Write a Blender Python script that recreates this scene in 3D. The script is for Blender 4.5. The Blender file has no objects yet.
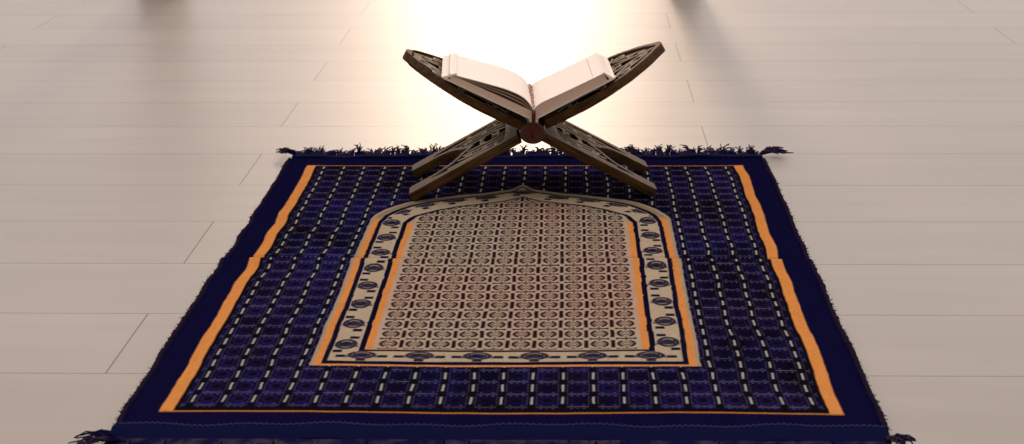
import bpy, bmesh, math, random
import numpy as np
from mathutils import Vector, Matrix
random.seed(7); rng = np.random.default_rng(7)
S = bpy.context.scene; COL = S.collection
PI = math.pi

# ------------------------------------------------------------------ camera
FPX, PITCH, YAW, ROLL = 1973.4, 0.25033, 0.03128, -0.00677
F = Vector((-math.sin(YAW)*math.cos(PITCH), math.cos(YAW)*math.cos(PITCH), -math.sin(PITCH)))
R = Vector((math.cos(YAW), math.sin(YAW), 0)); U = R.cross(F)
R2 = math.cos(ROLL)*R + math.sin(ROLL)*U; U2 = -math.sin(ROLL)*R + math.cos(ROLL)*U
cd = bpy.data.cameras.new('camera'); cam = bpy.data.objects.new('camera', cd); COL.objects.link(cam)
cam.matrix_world = Matrix(((R2.x, U2.x, -F.x, 0.06263), (R2.y, U2.y, -F.y, -2.12375), (R2.z, U2.z, -F.z, 0.59306), (0, 0, 0, 1)))
cd.sensor_width = 36; cd.lens = FPX/1024*36; cd.clip_start = .02
cd.dof.use_dof = True; cd.dof.focus_distance = 2.25; cd.dof.aperture_fstop = 16
S.camera = cam

# ------------------------------------------------------------------ world, sun, exposure
W = bpy.data.worlds.new('world'); S.world = W; W.use_nodes = True
bg = W.node_tree.nodes['Background']; bg.inputs[1].default_value = 1.08
wn = W.node_tree; w1 = wn.nodes.new('ShaderNodeTexCoord'); w2 = wn.nodes.new('ShaderNodeSeparateXYZ'); w3 = wn.nodes.new('ShaderNodeValToRGB')
w4 = wn.nodes.new('ShaderNodeMath'); w4.operation = 'MULTIPLY_ADD'; w4.inputs[1].default_value = .5; w4.inputs[2].default_value = .5
wn.links.new(w1.outputs['Generated'], w2.inputs[0]); wn.links.new(w2.outputs['Y'], w4.inputs[0]); wn.links.new(w4.outputs[0], w3.inputs[0]); wn.links.new(w3.outputs[0], bg.inputs[0])
w3.color_ramp.elements[0].position = .05; w3.color_ramp.elements[0].color = (.27, .27, .30, 1)      # the dim room behind the camera
w3.color_ramp.elements[1].position = .9; w3.color_ramp.elements[1].color = (1.66, 1.50, 1.45, 1)
SUN_EL, SUN_AZ = math.radians(9.5), -0.035
sd = bpy.data.lights.new('sun', 'SUN'); so = bpy.data.objects.new('sun', sd); COL.objects.link(so)
sd.energy = .66; sd.angle = math.radians(4.8); sd.color = (1, .74, .52)
tow = Vector((math.sin(SUN_AZ)*math.cos(SUN_EL), math.cos(SUN_AZ)*math.cos(SUN_EL), math.sin(SUN_EL)))
so.rotation_euler = tow.to_track_quat('Z', 'Y').to_euler(); so.location = tow*6
S.view_settings.view_transform = 'Standard'; S.view_settings.look = 'None'
S.view_settings.gamma = 1; S.view_settings.use_curve_mapping = False
S.view_settings.exposure = 0.0

# ------------------------------------------------------------------ helpers
def mat(name, color, rough=.5, spec=.5, **k):
    m = bpy.data.materials.new(name); m.use_nodes = True
    b = m.node_tree.nodes['Principled BSDF']
    b.inputs['Base Color'].default_value = (*color, 1); b.inputs['Roughness'].default_value = rough
    b.inputs['Specular IOR Level'].default_value = spec
    for a, v in k.items(): b.inputs[a].default_value = v
    return m
def N(m, t, **k):
    n = m.node_tree.nodes.new(t)
    for a, v in k.items():
        if a.startswith('i_'): n.inputs[a[2:].replace('_', ' ')].default_value = v
        else: setattr(n, a, v)
    return n
def L(m, a, b): m.node_tree.links.new(a, b)
def bump(m, hsock, strength, dist):
    b = N(m, 'ShaderNodeBump'); b.inputs['Strength'].default_value = strength; b.inputs['Distance'].default_value = dist
    L(m, hsock, b.inputs['Height']); L(m, b.outputs[0], m.node_tree.nodes['Principled BSDF'].inputs['Normal'])
def obj(name, me, m=None, parent=None):
    if isinstance(me, bmesh.types.BMesh):
        d = bpy.data.meshes.new(name); me.normal_update(); me.to_mesh(d); me.free(); me = d
    o = bpy.data.objects.new(name, me); COL.objects.link(o)
    if m: me.materials.clear(); me.materials.append(m)
    if parent: o.parent = parent
    return o
def empty(name, loc):
    o = bpy.data.objects.new(name, None); o.empty_display_size = .05; o.location = loc; COL.objects.link(o); return o
def tag(o, label, cat=None):
    o['label'] = label
    if cat: o['category'] = cat
def smooth(o):
    for p in o.data.polygons: p.use_smooth = True
def box(bm, a, b):
    vs = [bm.verts.new((x, y, z)) for x in (a[0], b[0]) for y in (a[1], b[1]) for z in (a[2], b[2])]
    for f in ((0,1,3,2),(4,6,7,5),(0,4,5,1),(2,3,7,6),(0,2,6,4),(1,5,7,3)): bm.faces.new([vs[i] for i in f])
def flat(name, loops, t, bev=.0007):
    """a board cut from 2-D loops (the first is the outline, the others holes), as a mesh of thickness t"""
    c = bpy.data.curves.new(name, 'CURVE'); c.dimensions = '2D'; c.fill_mode = 'BOTH'
    c.extrude = t/2-bev; c.bevel_depth = bev; c.bevel_resolution = 1; c.offset = -bev
    for lp in loops:
        s = c.splines.new('POLY'); s.points.add(len(lp)-1); s.use_cyclic_u = True
        for i, (x, y) in enumerate(lp): s.points[i].co = (x, y, 0, 1)
    o = bpy.data.objects.new(name, c); COL.objects.link(o)
    dg = bpy.context.evaluated_depsgraph_get()
    me = bpy.data.meshes.new_from_object(o.evaluated_get(dg))
    bpy.data.objects.remove(o); bpy.data.curves.remove(c)
    me.name = name
    return me
def spline(pts, n=8):
    out = []; P = [np.array(p, float) for p in pts]
    P = [2*P[0]-P[1]]+P+[2*P[-1]-P[-2]]
    for i in range(1, len(P)-2):
        for k in range(n):
            t = k/n
            out.append(.5*((2*P[i])+(-P[i-1]+P[i+1])*t+(2*P[i-1]-5*P[i]+4*P[i+1]-P[i+2])*t*t+(-P[i-1]+3*P[i]-3*P[i+1]+P[i+2])*t**3))
    out.append(P[-2]); return out
def strip(bm, pts, w, t):
    """a cut ribbon of wood following pts in the board's plane: width w (tapering to the ends), thickness t"""
    P = [Vector((p[0], p[1])) for p in pts]; rows = []
    for i, p in enumerate(P):
        d = (P[min(i+1, len(P)-1)]-P[max(i-1, 0)]).normalized(); n = Vector((-d.y, d.x))
        f = i/(len(P)-1); ww = w*.42*(.45+.55*math.sin(PI*min(max(f, .0), 1)))/2
        rows.append([bm.verts.new((p.x+n.x*a*ww, p.y+n.y*a*ww, z)) for a, z in ((-1, -t/2), (-1, t/2-.0003), (0, t/2), (1, t/2-.0003), (1, -t/2))])
    for a, b in zip(rows, rows[1:]):
        for k in range(5): bm.faces.new((a[k], a[(k+1) % 5], b[(k+1) % 5], b[k]))
    bm.faces.new(rows[0][::-1]); bm.faces.new(rows[-1])
def tube(bm, pts, r, seg=6):
    pts = [Vector(p) for p in pts]; rings = []
    for i, p in enumerate(pts):
        d = (pts[min(i+1, len(pts)-1)]-pts[max(i-1, 0)]).normalized()
        a = d.orthogonal().normalized() if i == 0 else (a-a.dot(d)*d).normalized()
        b = d.cross(a); rr = r(i/(len(pts)-1)) if callable(r) else r
        rings.append([bm.verts.new(p+(a*math.cos(2*PI*k/seg)+b*math.sin(2*PI*k/seg))*rr) for k in range(seg)])
    for u, v in zip(rings, rings[1:]):
        for k in range(seg): bm.faces.new((u[k], u[(k+1) % seg], v[(k+1) % seg], v[k]))
    bm.faces.new(rings[0][::-1]); bm.faces.new(rings[-1])

# ------------------------------------------------------------------ the room: plank floor, unseen window wall added behind to cast shadow streaks
mf = mat('pale_plank', (.6, .52, .44), .44, .20)
b = mf.node_tree.nodes['Principled BSDF']
tc = N(mf, 'ShaderNodeTexCoord')
mp = N(mf, 'ShaderNodeMapping'); mp.inputs['Location'].default_value = (.374+1.26*8.5, .3793+.192*20, 0)
L(mf, tc.outputs['Object'], mp.inputs['Vector'])
br = N(mf, 'ShaderNodeTexBrick', offset=.5, offset_frequency=2, squash=1)
for k, v in (('Scale', 1), ('Mortar Size', .0010), ('Mortar Smooth', .3), ('Bias', 0), ('Brick Width', 1.26), ('Row Height', .192)): br.inputs[k].default_value = v
br.inputs['Color1'].default_value = (.325, .278, .237, 1); br.inputs['Color2'].default_value = (.348, .300, .257, 1); br.inputs['Mortar'].default_value = (.11, .09, .075, 1)
L(mf, mp.outputs[0], br.inputs['Vector'])
m2 = N(mf, 'ShaderNodeMapping'); m2.inputs['Scale'].default_value = (1.1, 6, 1); L(mf, tc.outputs['Object'], m2.inputs['Vector'])
no = N(mf, 'ShaderNodeTexNoise'); no.inputs['Scale'].default_value = 2.2; no.inputs['Detail'].default_value = 9; no.inputs['Roughness'].default_value = .6; no.inputs['Distortion'].default_value = .6
L(mf, m2.outputs[0], no.inputs['Vector'])
cr = N(mf, 'ShaderNodeValToRGB'); cr.color_ramp.elements[0].position = .3; cr.color_ramp.elements[0].color = (.92, .915, .91, 1); cr.color_ramp.elements[1].position = .7; cr.color_ramp.elements[1].color = (1.02, 1.02, 1.02, 1)
L(mf, no.outputs['Fac'], cr.inputs[0])
mx = N(mf, 'ShaderNodeMix', data_type='RGBA', blend_type='MULTIPLY'); mx.inputs['Factor'].default_value = 1
L(mf, br.outputs['Color'], mx.inputs['A']); L(mf, cr.outputs[0], mx.inputs['B']); L(mf, mx.outputs['Result'], b.inputs['Base Color'])
bump(mf, br.outputs['Fac'], -.6, .001)
bm = bmesh.new(); box(bm, (-3.2, -3.4, -.05), (3.2, 4.2, 0)); fl = obj('floor', bm, mf); fl['kind'] = 'structure'

mw = mat('wall_paint', (.62, .55, .48), .8); mwood = mat('unseen_post_wood', (.16, .055, .03), .4)
WY = 2.27
bm = bmesh.new(); box(bm, (-3.2, WY, 0), (-1.75, WY+.14, 2.6)); box(bm, (1.75, WY, 0), (3.2, WY+.14, 2.6)); box(bm, (-1.75, WY, 2.2), (1.75, WY+.14, 2.6))
o = obj('unseen_wall_back', bm, mw); o['kind'] = 'structure'
bm = bmesh.new()
for x, w in ((-.865, .10), (.31, .075)): box(bm, (x-w/2, WY+.02, 0), (x+w/2, WY+.1, 2.2))  # unseen posts, added out of frame to cast the two floor streaks
box(bm, (-1.75, WY+.02, 2.14), (1.75, WY+.1, 2.2))
o = obj('unseen_window_posts', bm, mwood); o['kind'] = 'structure'

# ------------------------------------------------------------------ the prayer rug
RX, RY0, RY1 = .328, -.530, .534
nx, ny = 700, 900
xs = np.linspace(-RX, RX, nx); ys = np.linspace(RY0, RY1, ny)
X, Y = np.meshgrid(xs, ys)
def sm(d, w=.0006): return np.clip(.5-d/(2*w), 0, 1)           # 1 inside, 0 outside, soft over one thread
C = np.zeros((ny, nx, 3))
NAVY = np.array((.006, .005, .033)); BLUE = np.array((.0095, .009, .082)); BLACK = np.array((.006, .005, .009)); ORG = np.array((.76, .29, .075))
CREAM = np.array((.50, .385, .255)); DASH = np.array((.46, .43, .42)); INK = np.array((.022, .010, .016)); INKB = np.array((.010, .009, .038)); TAN = np.array((.42, .30, .21))
def put(m, c):
    C[:] = C*(1-m[..., None])+np.asarray(c)*m[..., None]
def vnoise(sx, sy, seed):
    r = np.random.default_rng(seed); gx, gy = int(RX*2/sx)+3, int((RY1-RY0)/sy)+3; g = r.random((gy, gx))
    fx = (X+RX)/sx; fy = (Y-RY0)/sy; ix = fx.astype(int); iy = fy.astype(int); tx = fx-ix; ty = fy-iy
    tx = tx*tx*(3-2*tx); ty = ty*ty*(3-2*ty)
    return (g[iy, ix]*(1-tx)+g[iy, ix+1]*tx)*(1-ty)+(g[iy+1, ix]*(1-tx)+g[iy+1, ix+1]*tx)*ty
wob = (vnoise(.07, .06, 3)-.5)*.0022+(vnoise(.01, .012, 4)-.5)*.0008          # woven lines never run quite straight
wob2 = (vnoise(.08, .06, 5)-.5)*.0022
XW, YW = X+wob, Y+wob2
AX = np.abs(XW)
C[:] = NAVY
endm = sm(np.abs(Y+.0025)-.492)
put(sm(AX-.297, .0006)*endm, ORG)
put(sm(AX-.285)*endm, BLACK)
# blue field, cell by cell
PX, PY, Y0 = .0273, .0335, -.4435
def cell(px, py, x0, y0):
    u = (XW-x0)/px; v = (YW-y0)/py; iu = np.round(u); iv = np.round(v)
    return (u-iu)*px, (v-iv)*py, iu, iv
dx, dy, iu, iv = cell(PX, PY, PX/2, Y0-PY/2)                # cell centres
infield = sm(AX-.281)*sm(np.abs(Y-.0005)-.4825)
tone = vnoise(.11, .13, 11)*.55+vnoise(.0273, .0335, 12)*.45; tone = np.clip((tone-.2)*1.5, 0, 1)
base = BLUE*(.12+1.15*tone[..., None])+np.array((.010, .002, .0))*vnoise(.08, .07, 14)[..., None]
C[:] = C*(1-infield[..., None])+base*infield[..., None]
def el(cx, cy, a, b_): return (np.sqrt(((dx-cx)/a)**2+((dy-cy)/b_)**2)-1)*min(a, b_)
f = infield
put(f*sm(el(0, 0, .0042, .0055)), BLACK)
put(f*sm(np.abs(el(0, 0, .0085, .0115))-.0010)*(np.abs(dx) > .003), BLACK)
put(f*sm(np.abs(dy)-.0007)*sm(np.abs(dx)-.0095)*(np.abs(dx) > .006), BLACK*2)
GR = np.array((.13, .12, .15))
hl = vnoise(.0273, .0335, 21)
put(f*sm(np.abs(np.abs(dy)-PY/2)-.0009)*sm(np.abs(dx)-.0095)*np.clip(.15+hl*1.1, 0, 1), GR)
put(f*sm(np.abs(np.abs(dx)-.0098)-.0006)*sm(np.abs(dy)-.012)*.30, GR)
for sx in (-1, 1):
    put(f*sm(np.hypot(dx-sx*.0055, (dy-.0122))-.0011)*.8, GR); put(f*sm(np.hypot(dx-sx*.0055, (dy+.0122))-.0011)*.6, GR)
put(f*sm(np.hypot(dx, dy-.012)-.0009)*.7, GR)
ddx, ddy, _, _ = cell(PX, PY, 0, Y0-PY/2)
put(f*sm(np.abs(ddx)-.0034), BLACK)
put(f*sm(np.maximum(np.abs(ddx)-.0009, np.abs(ddy)-.0090), .0006), DASH)
# thin orange lines closing the field
put(sm(np.abs(np.abs(Y+.0025)-.4905)-.0016)*sm(AX-.297), np.array((.50, .18, .04)))
put(sm(np.abs(np.abs(Y+.0025)-.4870)-.0020)*sm(AX-.281), BLACK)
# the mihrab: outline curves measured on the rug, symmetric
ox = [0, .005, .011, .018, .05, .08, .107, .13, .147, .158, .169, .177, .183, .19]; oy = [.374, .368, .354, .346, .328, .317, .303, .291, .277, .263, .245, .222, .196, -9]
ix_ = [0, .004, .011, .024, .05, .078, .106, .118, .130, .137, .142, .146]; iy_ = [.311, .306, .299, .287, .274, .262, .241, .227, .212, .198, .180, -9]
ox[-1] = .1835; ix_[-1] = .1425
OY = np.interp(AX, ox, oy, right=-9); IY = np.interp(AX, ix_, iy_, right=-9)
def inset_o(d): return np.maximum.reduce([AX-(.183-d), (YW-np.interp(AX*(.183/(.183-d)), ox, oy, right=-9)+d*1.05), -(Y+.367)+d*0-0*Y])
yb = -YW
def region_o(d, db): return np.maximum(inset_o(d), -(YW+.367-db))
put(sm(region_o(0, 0)), CREAM*.8)                              # pale selvedge
orz = sm(region_o(.0035, 0))
TOPC = np.array((.30, .22, .13))
isside = np.clip((.205-YW)/.015, 0, 1)[..., None]
oc = ORG*.95*isside+TOPC*(1-isside)
C[:] = C*(1-orz[..., None])+oc*orz[..., None]
put(sm(region_o(.0105, .005)), INKB*.7)
put(sm(region_o(.0158, .0145)), CREAM)
band_mask = sm(region_o(.0165, .0155))
def region_i(d, top=None):
    return np.maximum.reduce([AX-(.1425-d), YW-np.interp(AX*(.1425/(.1425-d)), ix_, iy_, right=-9)+d, -(YW+.3225-d)])
inner_cut = sm(region_i(-.001))
# medallions along the band
def med(cx, cy, ang, lx, ly, flip=1, col=INKB):
    c, s = math.cos(ang), math.sin(ang)
    u = (X-cx)*c+(Y-cy)*s; v = -(X-cx)*s+(Y-cy)*c
    near = (np.abs(u) < .03) & (np.abs(v) < .03)
    e = (np.sqrt((u/lx)**2+(v/ly)**2)-1)*min(lx, ly)
    m = np.maximum.reduce([sm(np.abs(e)-.0011), sm((np.sqrt((u/(lx*.42))**2+(v/(ly*.5))**2)-1)*ly*.4), sm(np.maximum(np.abs(np.abs(u)-lx*.62)-.0012, np.abs(v)-ly*.55)),
                    sm(np.maximum(np.abs(v)-.0012, np.abs(u)-lx*1.18))*.9])
    m = np.maximum(m, sm(e)*(1-.75*sm(np.abs(e+.0032)-.0007))); m = np.maximum(m, sm(np.maximum(np.abs(v+ly*.45)-.0022, np.abs(u)-lx*1.3))*.9); m = m*(.93+.07*(vnoise(.004, .008, 77)))
    for k in (-1, 1):
        m = np.maximum(m, sm(np.maximum(np.abs(u-flip*k*lx*.62)-.0046, np.abs(v-k*ly*1.5)-.0042)))
    put(np.where(near, m, 0)*band_mask, col)
meds = []
for k in range(9):
    yy = -.297+k*.0685
    if yy < .2:
        meds += [(s*.1555, yy+s*.004, 0, .0098, .0145, s if k % 2 else -s) for s in (-1, 1)]
for x in (.137, .082, .027): meds += [(s*x, -.3345, 0, .0125, .0105, 0) for s in (-1, 1)]
for x, y, a in ((.1495, .233, -.95), (.122, .268, -.62), (.086, .291, -.36), (.046, .306, -.42), (.0, .333, 0)):
    meds += [(s*x, y, s*a, .0125, .0105, 1) for s in ((-1, 1) if x else (1,))]
for a in meds:
    if a[5] == 0:
        cx, cy = a[0], a[1]
        med(cx, cy, 0, a[3], a[4], 0)
        for s in (-1, 1): put(sm(np.maximum(np.abs(X-cx-s*.0200)-.0046, np.abs(Y-cy+.0035)-.0038)), INKB)
    else: med(*a)
# inner navy line, orange stripe, figured panel
put(sm(region_i(0)), INKB*.6)
r_or = np.maximum(region_i(.0055), YW-.178)
put(sm(region_i(.0055)), CREAM*.85)
put(sm(r_or), ORG*.95)
pan = np.maximum.reduce([AX-.1295, region_i(.0045), -(YW+.3165)])
pm = sm(pan)
PNX, PNY = .0257, .0330
red = vnoise(.09, .2, 31)*.7+vnoise(.0257, .033, 32)*.3
pink = np.array((.52, .33, .235)); tan = np.array((.48, .385, .275))
g = np.clip(red*1.6-.35, 0, 1)[..., None]
C[:] = C*(1-pm[..., None])+(pink*g+tan*(1-g))*pm[..., None]
dx, dy, iu, iv = cell(PNX, PNY, PNX/2, -.298)
f = pm*sm(AX-.1285)*sm(-(Y+.3145))
put(f*sm(np.maximum(np.abs(np.abs(dy)-PNY/2)-.0018, np.abs(dx)-.0082)), INK)
put(f*sm(np.maximum(np.abs(np.abs(dx)-.0086)-.0012, np.abs(np.abs(dy)-PNY/2)-.0030)), INK)
ring = np.abs(el(0, 0, .0076, .0098))
put(f*sm(ring-.0014)*(np.abs(dx) > .0030), INK)
put(f*sm(np.abs(np.hypot(np.abs(dx)-.0036, np.abs(dy)-.0042)-.0020)-.0008)*.9, INK)
put(f*sm(np.maximum(np.abs(dx)-.0006, np.abs(dy)-.0095))*.6, INK)
put(f*sm(np.maximum(np.abs(dy)-.0009, np.abs(np.abs(dx)-.0055)-.0022))*.8, INK)
put(f*sm(np.hypot(dx, (np.abs(dy)-.0122)*.8)-.0016)*.8, INK)
ddx, ddy, _, _ = cell(PNX, PNY, 0, -.298)
put(f*sm(np.maximum(np.abs(ddx)-.0021, np.abs(ddy)-.0122))*(np.abs(X) < .122), INK)
# a woven rug is never even: small thread-to-thread variation
C *= .79*(1+.22*(rng.random((ny, nx, 1))-.5)+.10*(vnoise(.004, .02, 41)[..., None]-.5))
# relief
Z = .0038+.0008*np.sin(X*17+Y*3)+.0010*(vnoise(.12, .10, 51)-.5)+.0004*(vnoise(.02, .015, 52)-.5)
Z += .0020*np.exp(-((Y-.004)/.020)**2)-.0030*np.exp(-((Y-.0165)/.0045)**2)      # fold line across the middle
Z += .0009*np.exp(-((Y+.165)/.01)**2)+.0008*np.exp(-((Y-.21)/.012)**2)
edge = np.minimum(RX-np.abs(X), .006)/.006; Z = np.where(edge < 1, .0015+(Z-.0015)*np.sqrt(np.clip(edge, 0, 1)), Z)
stack = np.exp(-((X-.011)/.21)**4-((Y-.40)/.13)**4); Z = Z*(1-stack)+.0038*stack   # pressed flat under the stand
Xd = X+np.where(np.abs(X) > .2, np.sign(X)*((vnoise(.3, .05, 61)-.5)*.0035), 0)
Xd += np.sign(X)*np.where(Y < .012, .0018, -.0012)*(np.abs(X)/RX)
me = bpy.data.meshes.new('pile')
co = np.stack([Xd, Y, Z], -1).reshape(-1, 3).astype(np.float32)
idx = np.arange(nx*ny).reshape(ny, nx)
q = np.stack([idx[:-1, :-1], idx[:-1, 1:], idx[1:, 1:], idx[1:, :-1]], -1).reshape(-1, 4).astype(np.int32)
me.vertices.add(len(co)); me.vertices.foreach_set('co', co.ravel())
me.loops.add(q.size); me.loops.foreach_set('vertex_index', q.ravel())
me.polygons.add(len(q)); me.polygons.foreach_set('loop_start', np.arange(0, q.size, 4, dtype=np.int32))
me.polygons.foreach_set('use_smooth', np.ones(len(q), bool))
me.update(calc_edges=True)
ca = me.color_attributes.new('weave', 'FLOAT_COLOR', 'POINT')
ca.data.foreach_set('color', np.concatenate([C.reshape(-1, 3), np.ones((nx*ny, 1))], 1).astype(np.float32).ravel())
mr = mat('woven_pile', (1, 1, 1), 1, .0)
pb = mr.node_tree.nodes['Principled BSDF']
at = N(mr, 'ShaderNodeAttribute', attribute_name='weave'); L(mr, at.outputs['Color'], pb.inputs['Base Color'])
pb.inputs['Sheen Weight'].default_value = .0; pb.inputs['Sheen Tint'].default_value = (.12, .14, .8, 1); pb.inputs['Sheen Roughness'].default_value = .5
tcr = N(mr, 'ShaderNodeTexCoord'); nr = N(mr, 'ShaderNodeTexNoise'); nr.inputs['Scale'].default_value = 520; nr.inputs['Detail'].default_value = 3
L(mr, tcr.outputs['Object'], nr.inputs['Vector']); bump(mr, nr.outputs['Fac'], .5, .0012)
rug = empty('prayer_rug', (0, 0, 0)); tag(rug, 'navy blue woven prayer rug with cream arch panel and orange stripes on plank floor', 'rug')
pile = obj('woven_field', me, mr, rug)

mh = mat('navy_hem', (.006, .007, .034), 1, .0); nh = N(mh, 'ShaderNodeTexNoise'); nh.inputs['Scale'].default_value = 260
L(mh, N(mh, 'ShaderNodeTexCoord').outputs['Object'], nh.inputs['Vector']); bump(mh, nh.outputs['Fac'], .6, .001)
mhl = mat('hem_stitching', (.05, .05, .13), 1, .0)
mbd = mat('overcast_edge', (.016, .010, .024), 1, .0)
mfr = mat('fringe_yarn', (.030, .022, .055), 1, .0)
nz = N(mfr, 'ShaderNodeTexNoise'); nz.inputs['Scale'].default_value = 60; rp = N(mfr, 'ShaderNodeValToRGB')
rp.color_ramp.elements[0].color = (.008, .008, .040, 1); rp.color_ramp.elements[1].color = (.045, .030, .055, 1); rp.color_ramp.elements[0].position = .4; rp.color_ramp.elements[1].position = .62
L(mfr, N(mfr, 'ShaderNodeTexCoord').outputs['Object'], nz.inputs['Vector']); L(mfr, nz.outputs['Fac'], rp.inputs[0]); L(mfr, rp.outputs[0], mfr.node_tree.nodes['Principled BSDF'].inputs['Base Color'])
# overcast side edges
for s in (-1, 1):
    bm = bmesh.new(); n = 420
    P = []
    for i in range(n):
        t = i/(n-1); y = RY0+.001+(RY1-RY0-.002)*t
        j = int(t*(ny-1)); P.append((float(Xd[j, 0 if s < 0 else -1])+random.gauss(0, .0004), y, .0028+random.gauss(0, .0003)))
    tube(bm, P, lambda f: .0020+random.random()*.0010, 6)
    for i in range(260):                                       # stray ends of the overcast thread
        x, y, z = random.choice(P); a = random.uniform(-1, 1)
        tube(bm, [(x, y, z), (x+s*random.uniform(.002, .005), y+a*.003, random.uniform(.001, .005))], .0003, 3)
    obj('overcast_edge', bm, mbd, rug)
# rolled hems with a line of stitching, then the fringe
def hem(y0, sgn, x0, x1, h, k_=1):
    bm = bmesh.new(); prof = [(0, .0058), (.004, h), (.010, h+.0016), (.017, h), (.0225, .0045), (.0235, .001), (0, .0005)]
    prof = [(a*k_, z) for a, z in prof]; n = 120; rows = []
    for i in range(n+1):
        x = x0+(x1-x0)*i/n; w = .0007*math.sin(x*31)+.0006*math.sin(x*83+1)
        rows.append([bm.verts.new((x, y0+sgn*a+w, z+(w if z > .002 else 0))) for a, z in prof])
    for a, b_ in zip(rows, rows[1:]):
        for k in range(len(prof)): bm.faces.new((a[k], a[(k+1) % len(prof)], b_[(k+1) % len(prof)], b_[k]))
    bm.faces.new(rows[0][::-1]); bm.faces.new(rows[-1]); bmesh.ops.recalc_face_normals(bm, faces=bm.faces)
    o = obj('end_hem', bm, mh, rug)
    bm = bmesh.new(); x = x0+.004
    while x < x1-.006:
        w = .0007*math.sin(x*31)+.0006*math.sin(x*83+1)
        tube(bm, [(x, y0+sgn*.006+w, h+.0006+w), (x+.0025, y0+sgn*.006+w, h+.0019+w), (x+.005, y0+sgn*.006+w, h+.0006+w)], .0007, 5); x += .0052
    obj('hem_stitching', bm, mhl, o)
hem(RY1-.001, 1, -.325, .325, .0055); hem(RY0+.001, -1, -.330, .330, .0065, 1.5)
def fringe(y0, sgn, x0, x1, zlift, L0, name='fringe'):
    bm = bmesh.new(); x = x0
    while x < x1:
        k = random.randint(8, 13); lean = random.uniform(-.9, .9); tall = random.random()**1.6
        for j in range(k):
            a = .5*lean+random.uniform(-.45, .45); l = L0*random.uniform(.45, 1.1); up = zlift*(.35+.65*tall)*random.uniform(.5, 1.2)
            xx = x+random.uniform(-.002, .002); P = []
            for i in range(5):
                t = i/4
                P.append((xx+a*l*t*t*.8+random.uniform(-.0008, .0008), y0+sgn*l*t*(1-.25*abs(a)), max(.0012, .004*(1-t)+up*math.sin(t*PI*.5))))
            tube(bm, P, lambda f: .0011*(1-.55*f), 4)
        x += random.uniform(.003, .0055)
    o = obj(name, bm, mfr, rug); o['kind'] = 'stuff'; return o
fringe(RY1+.019, 1, -.322, .322, .015, .022); fringe(RY0-.033, -1, -.326, .326, .004, .05)
def tuft(x, y, ax, ay, n, l, seed):
    random.seed(seed); bm = bmesh.new()
    for j in range(n):
        sp = random.uniform(-.55, .55); d = Vector((ax-sp*ay, ay+sp*ax)).normalized(); ll = l*random.uniform(.6, 1.1); w = random.uniform(-.004, .004)
        P = [(x+d.x*ll*t+w*math.sin(t*5)+random.uniform(-.0005, .0005), y+d.y*ll*t+random.uniform(-.003, .003)*t, .004+.007*math.sin(t*2.6)*random.uniform(.5, 1.3)) for t in (0, .25, .5, .75, 1)]
        tube(bm, P, lambda f: .0013*(1-.5*f), 5)
    o = obj('corner_tassel', bm, mfr, rug)
tuft(-.322, .556, -1, .25, 16, .030, 1); tuft(.322, .556, 1, .25, 26, .040, 2); tuft(-.312, -.570, -1, -.05, 34, .042, 3); tuft(.325, -.562, .8, -.6, 22, .025, 4)

# ------------------------------------------------------------------ the folding carved stand
random.seed(5)
mwd = mat('walnut', (.17, .09, .035), .6, .10)
wb = mwd.node_tree.nodes['Principled BSDF']; t1 = N(mwd, 'ShaderNodeTexCoord'); t2 = N(mwd, 'ShaderNodeMapping'); t2.inputs['Scale'].default_value = (4, 40, 40)
n1 = N(mwd, 'ShaderNodeTexNoise'); n1.inputs['Scale'].default_value = 6; n1.inputs['Detail'].default_value = 6; r1 = N(mwd, 'ShaderNodeValToRGB')
r1.color_ramp.elements[0].position = .35; r1.color_ramp.elements[0].color = (.036, .015, .004, 1); r1.color_ramp.elements[1].position = .7; r1.color_ramp.elements[1].color = (.105, .050, .014, 1)
L(mwd, t1.outputs['Object'], t2.inputs[0]); L(mwd, t2.outputs[0], n1.inputs[0]); L(mwd, n1.outputs['Fac'], r1.inputs[0]); L(mwd, r1.outputs[0], wb.inputs['Base Color'])
bump(mwd, n1.outputs['Fac'], .15, .0008)
mgr = mat('recess_shade_dark', (.008, .004, .002), .8, .0); mfw = mat('edge_highlight_wood', (.62, .48, .32), .5, .3)  # the openings' shade and the scroll edges' highlights are put into these colours
mkn = mat('hinge_wood', (.075, .026, .011), .4, .3)
HX, HY, HZ, T = .0095, .373, .0038+.0885, .0115
HW = .084; UARM = .190; 
seg = [-HW, -.054, -.018, .018, .054, HW]
def mirror(h): return h+[(u, -v) for u, v in h[::-1] if abs(v) > 1e-6]
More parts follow.
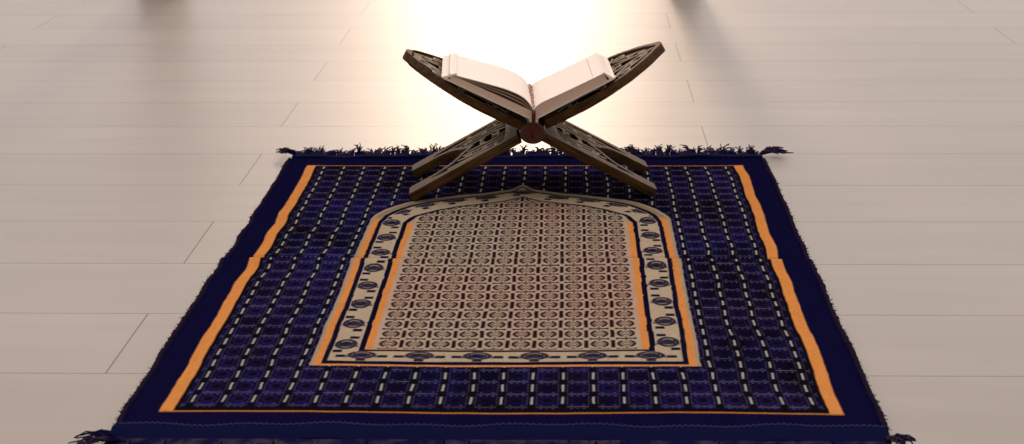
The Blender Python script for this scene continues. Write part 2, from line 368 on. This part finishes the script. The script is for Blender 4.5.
def board(name, fingers, parent, rotz_flip, ANG, ULEG, KA):
    ANG = math.radians(ANG)
    arm = spline([(.022, HW+.001), (.045, .093), (.075, .098), (.105, .092), (.135, .075), (.16, .051), (.178, .026), (.188, .011)], 5)
    arm = [(u, v+.0014*abs(math.sin(u*105))) for u, v in arm]+[(UARM, .006)]; arm = [(.022+(u-.022)*KA, v) for u, v in arm]
    legi = spline([(-.135, .0455), (-.120, .039), (-.108, .026), (-.102, .015), (-.100, .011), (-.095, .006), (-.090, 0)], 4)
    half = []                                                   # from tip along the +v side to the arch apex
    half += [(u, v) for u, v in arm[::-1]]
    g = .0185
    if fingers == 'outer':
        half += [(g, HW), (-g, HW)]
    else:
        half += [(g, HW), (g, .054+.0005), (-g, .054+.0005), (-g, HW)]
    half += [(-ULEG+.003, HW-.001), (-ULEG, HW-.004), (-ULEG, .049), (-ULEG+.003, .046)]+[tuple(p) for p in legi]
    loops = [mirror(half)]
    if fingers == 'outer':
        for s in (1, -1): loops.append([(g, s*.0178), (g, s*.0542), (-g, s*.0542), (-g, s*.0178)])
    else: loops.append([(g, -.0182), (g, .0182), (-g, .0182), (-g, -.0182)])
    # pierced fields, later filled with carved scrolls
    armhole = spline([(.034, .0), (.036, .05), (.040, .080), (.055, .0875), (.078, .0925), (.103, .0875), (.130, .072), (.152, .052), (.172, .026), (.182*KA, 0)], 4)
    loops.append(mirror([tuple(p) for p in armhole]))
    leghole = spline([(-.034, 0), (-.036, .04), (-.040, .064), (-.055, .0695), (-.09, .0695), (-.125, .0665), (-.142, .061)], 4)+spline([(-.143, .059), (-.133, .0555), (-.118, .050), (-.104, .036), (-.096, .022), (-.088, .012), (-.080, .0)], 4)
    loops.append(mirror([tuple(p) for p in leghole]))
    me = flat(name, loops, T)
    o = obj('carved_board', me, mwd, parent)
    sx = rotz_flip
    o.matrix_local = Matrix.Translation((0, 0, HZ-.0)) @ (Matrix.Rotation(0 if sx > 0 else PI, 4, 'Z')) @ Matrix.Rotation(-ANG, 4, 'Y')
    # scrolls
    def fret(nm, umin, umax, inside, seed):
        random.seed(seed); bm = bmesh.new(); tt = T*.13
        def spiral(cx, cy, r, a0, turn, w, ext=1):
            pts = []
            for i in range(15):
                f_ = i/14; rr = r*(1-.78*f_); a = a0+turn*f_*1.5*PI
                pts.append((cx+rr*math.cos(a), cy+rr*math.sin(a)))
            for sgn in (1, -1): strip(bm, [(x, y*sgn) for x, y in pts], w, tt)
        def vine(pts, w):
            q_ = spline(pts, 5)
            for sgn in (1, -1): strip(bm, [(x, y*sgn) for x, y in q_], w, tt)
        return bm, spiral, vine, tt
    bm, sp, vi, tt = fret('a', 0, 0, None, 1)
    # upper field
    vi([(.034, .0), (.06, .014), (.09, .026), (.12, .022), (.15, .010), (.178*KA, 0)], .0046)
    vi([(.036, .072), (.06, .060), (.088, .062), (.118, .054), (.15, .032), (.172, .012)], .0046)
    vi([(.128, .066), (.122, .048), (.135, .030), (.15, .014)], .0038); vi([(.036, .04), (.06, .045), (.085, .042), (.10, .03)], .004)
    for c in ((.100, .074, .011, 4, 1), (.104, .040, .011, 1, 1), (.138, .048, .010, 3, -1), (.075, .010, .009, 5, 1),
              (.126, .008, .009, 0, -1), (.153, .027, .008, 2, 1), (.164, .007, .006, 0, 1), (.058, .076, .009, 0, 1), (.058, .030, .010, 3, 1)):
        sp(c[0], c[1], c[2], c[3], c[4], .0036)
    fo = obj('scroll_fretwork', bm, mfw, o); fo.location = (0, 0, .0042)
    bm, sp, vi, tt = fret('b', 0, 0, None, 2)
    vi([(-.035, .012), (-.055, .022), (-.075, .018), (-.094, .016)], .0042)
    vi([(-.037, .045), (-.06, .052), (-.085, .046), (-.106, .038)], .0042)
    vi([(-.050, .0695), (-.072, .062), (-.098, .058), (-.120, .056)], .004)
    vi([(-.037, .030), (-.055, .036), (-.075, .034), (-.098, .026)], .004)
    for c in ((-.047, .060, .008, 0, 1), (-.068, .044, .007, 2, -1), (-.048, .008, .007, 3, 1), (-.068, .008, .006, 1, 1), (-.088, .036, .007, 4, -1), (-.090, .065, .005, 2, -1)):
        sp(c[0], c[1], c[2], c[3], c[4], .0034)
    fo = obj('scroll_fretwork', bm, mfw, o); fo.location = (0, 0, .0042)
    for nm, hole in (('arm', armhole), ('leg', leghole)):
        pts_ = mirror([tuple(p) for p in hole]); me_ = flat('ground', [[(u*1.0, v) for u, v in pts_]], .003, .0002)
        g_ = obj('recess_shade_plate', me_, mgr, o); g_.location = (0, 0, -.0048)  # near-black plate: its colour carries the shade of the pierced openings
    # rounded hinge knuckles carried by this board's fingers
    ss = [(0, 1), (2, 3), (4, 5)] if fingers == 'outer' else [(1, 2), (3, 4)]
    for a, b_ in ss:
        bm = bmesh.new(); y0, y1 = seg[a]+.0006, seg[b_]-.0006; n = 28; ring = []
        if a == 0: y0 -= .004
        if b_ == 5: y1 += .004
        for yy, sc in ((y0, .86), (y0+.0015, 1), (y1-.0015, 1), (y1, .86)):
            ring.append([bm.verts.new((.0165*sc*math.cos(2*PI*k/n), yy, .0135*sc*math.sin(2*PI*k/n)-.002)) for k in range(n)])
        for p_, q_ in zip(ring, ring[1:]):
            for k in range(n): bm.faces.new((p_[k], p_[(k+1) % n], q_[(k+1) % n], q_[k]))
        bm.faces.new(ring[0]); bm.faces.new(ring[-1][::-1]); bmesh.ops.recalc_face_normals(bm, faces=bm.faces)
        kn = obj('hinge_knuckle', bm, mkn, o)
        kn.matrix_parent_inverse = (Matrix.Rotation(0 if sx > 0 else PI, 4, 'Z') @ Matrix.Rotation(-ANG, 4, 'Y')).inverted()
    return o
stand = empty('book_stand', (HX, HY, 0)); stand.rotation_euler.z = math.radians(3); tag(stand, 'folding carved dark wood book stand with crossed legs standing on the navy rug', 'book stand')
# board rising to the left (its front finger shows) and board rising to the right
board('board_left', 'outer', stand, -1, 28.1, .1745, .955)
board('board_right', 'inner', stand, 1, 28.6, .175, 1.02)

# ------------------------------------------------------------------ the open book
mpg = mat('page_paper', (.92, .80, .69), .7, .2); mpe = mat('page_edges', (.72, .52, .38), .8, .2)
mcv = mat('cream_cover', (.80, .64, .48), .45, .4); mrb = mat('ribbon_red', (.16, .012, .015), .4, .4); mrbp = mat('endband_pink', (.45, .22, .17), .6)
mln = mat('page_rule', (.55, .42, .33), .7)
w3 = N(mpe, 'ShaderNodeTexWave', bands_direction='Z'); w3.inputs['Scale'].default_value = 320; L(mpe, N(mpe, 'ShaderNodeTexCoord').outputs['Object'], w3.inputs[0]); bump(mpe, w3.outputs['Fac'], .4, .0004)
book = empty('open_book', (.0150, .279, HZ+.0160)); book.rotation_euler.z = math.radians(3); tag(book, 'open cream-paged book lying face up in the crook of the carved stand', 'book')
BD = .150
def extr(name, poly, y0, y1, m, parent, sm_=False):
    bm = bmesh.new(); a = [bm.verts.new((x, y0, z)) for x, z in poly]; c = [bm.verts.new((x, y1, z)) for x, z in poly]
    n = len(poly)
    for k in range(n): bm.faces.new((a[k], a[(k+1) % n], c[(k+1) % n], c[k]))
    bm.faces.new(a[::-1]); bm.faces.new(c); bmesh.ops.recalc_face_normals(bm, faces=bm.faces)
    return obj(name, bm, m, parent)
def page_side(s, deg):
    th = math.radians(deg); d = Vector((s*math.cos(th), math.sin(th))); n = Vector((-s*math.sin(th), math.cos(th)))
    P = lambda a, h: tuple(d*a+n*h)
    return P
for s, deg in ((-1, 26.0), (1, 27.2)):
    P = page_side(s, deg)
    LN = .116 if s < 0 else .104
    # hard cover, a little larger than the pages, with a soft turned edge
    extr('cover', [P(.003, 0), P(LN+.009, 0), P(LN+.0105, .0010), P(LN+.009, .0024), P(.003, .0024)], -.003, BD+.003, mcv, book)
    if s < 0:
        blk = [P(.004, .0026), P(LN, .0026), P(LN+.002, .0075)]+[P(LN*(1-t)+.003*t, .0085+.001*t) for t in np.linspace(.1, 1, 12)]
        pb_ = extr('page_block', blk, 0, BD, mpe, book)
        top = [(LN+.004, .0086), (LN*.86, .0125), (LN*.62, .0175), (LN*.40, .0215), (LN*.22, .0215), (LN*.10, .0165), (.002, .0095)]
        tp = [tuple(p) for p in spline(top, 5)]
        th_ = .0011
        poly = [P(a, h) for a, h in tp]+[P(a, h-th_) for a, h in tp[::-1]]
        extr('raised_page', poly, .0, BD, mpg, book)
        # lower pages fanned beneath it
        for q_ in (.35, .62):
            poly = [P(a, .0088+(h-.0088)*q_) for a, h in tp]+[P(a, .0088+(h-.0088)*q_-.0004) for a, h in tp[::-1]]
            extr('raised_page', poly, .0012, BD-.0012, mpe, book)
        # turned-up outer edge
        extr('endpaper', [P(LN+.0085, .0024), P(LN-.004, .0128), P(LN-.006, .0120), P(LN+.004, .0024)], -.001, BD+.001, mpg, book)
    else:
        top = [(LN, .0120), (LN*.7, .0128), (LN*.4, .0140), (LN*.2, .0150), (LN*.08, .0130), (.003, .0085)]
        tp = [tuple(p) for p in spline(top, 5)]
        extr('page_block', [P(.004, .0026), P(LN, .0026)]+[P(a, h) for a, h in tp], 0, BD, mpe, book)
        extr('top_page', [P(a, h+.0006) for a, h in tp]+[P(a, h+.0001) for a, h in tp[::-1]], -.0004, BD, mpg, book)
        extr('endpaper', [P(LN+.0075, .0024), P(LN+.001, .0135), P(LN-.0005, .0135), P(LN+.0035, .0024)], -.0015, BD+.001, mpg, book)
        bm = bmesh.new()
        a, h = LN*.86, .0132
        c0 = [P(a, h), P(a+.0009, h)]; vv = [bm.verts.new((c0[i][0], y, c0[i][1])) for i, y in ((0, .012), (1, .012), (1, BD-.012), (0, BD-.012))]
        vv2 = [bm.verts.new((v.co.x, v.co.y, v.co.z-.0004)) for v in vv]
        bm.faces.new(vv); bm.faces.new(vv2[::-1])
        for k in range(4): bm.faces.new((vv[k], vv2[k], vv2[(k+1) % 4], vv[(k+1) % 4]))
        bmesh.ops.recalc_face_normals(bm, faces=bm.faces)
        obj('margin_rule', bm, mln, book)
# spine, sewn sections in the gutter, ribbon
extr('spine', [(-.006, .0025), (-.005, -.0015), (.005, -.0015), (.006, .0025), (.0035, .004), (-.0035, .004)], -.003, BD+.003, mcv, book)
bm = bmesh.new()
tube(bm, [(.0016*math.sin(i*.9), .006+i*.0035, .0155+.0012*math.sin(i*1.3)+.0035*(i/39)) for i in range(40)], .0015, 6)
obj('gutter_cord', bm, mrbp, book)
bm = bmesh.new()
path = spline([(-.001, BD-.01, .0125), (.001, .10, .0115), (0, .03, .0125), (.0, -.002, .0120), (.0, -.007, .004), (-.001, -.009, -.010), (-.0015, -.0085, -.022)], 5)
rows = []
for p_ in path:
    rows.append([bm.verts.new((p_[0]+a*.0024, p_[1], p_[2]+abs(a)*.0006)) for a in (-1, 0, 1)])
for a, b_ in zip(rows, rows[1:]):
    for k in range(2): bm.faces.new((a[k], a[k+1], b_[k+1], b_[k]))
bmesh.ops.solidify(bm, geom=bm.faces[:], thickness=.0005)
obj('ribbon_bookmark', bm, mrb, book)
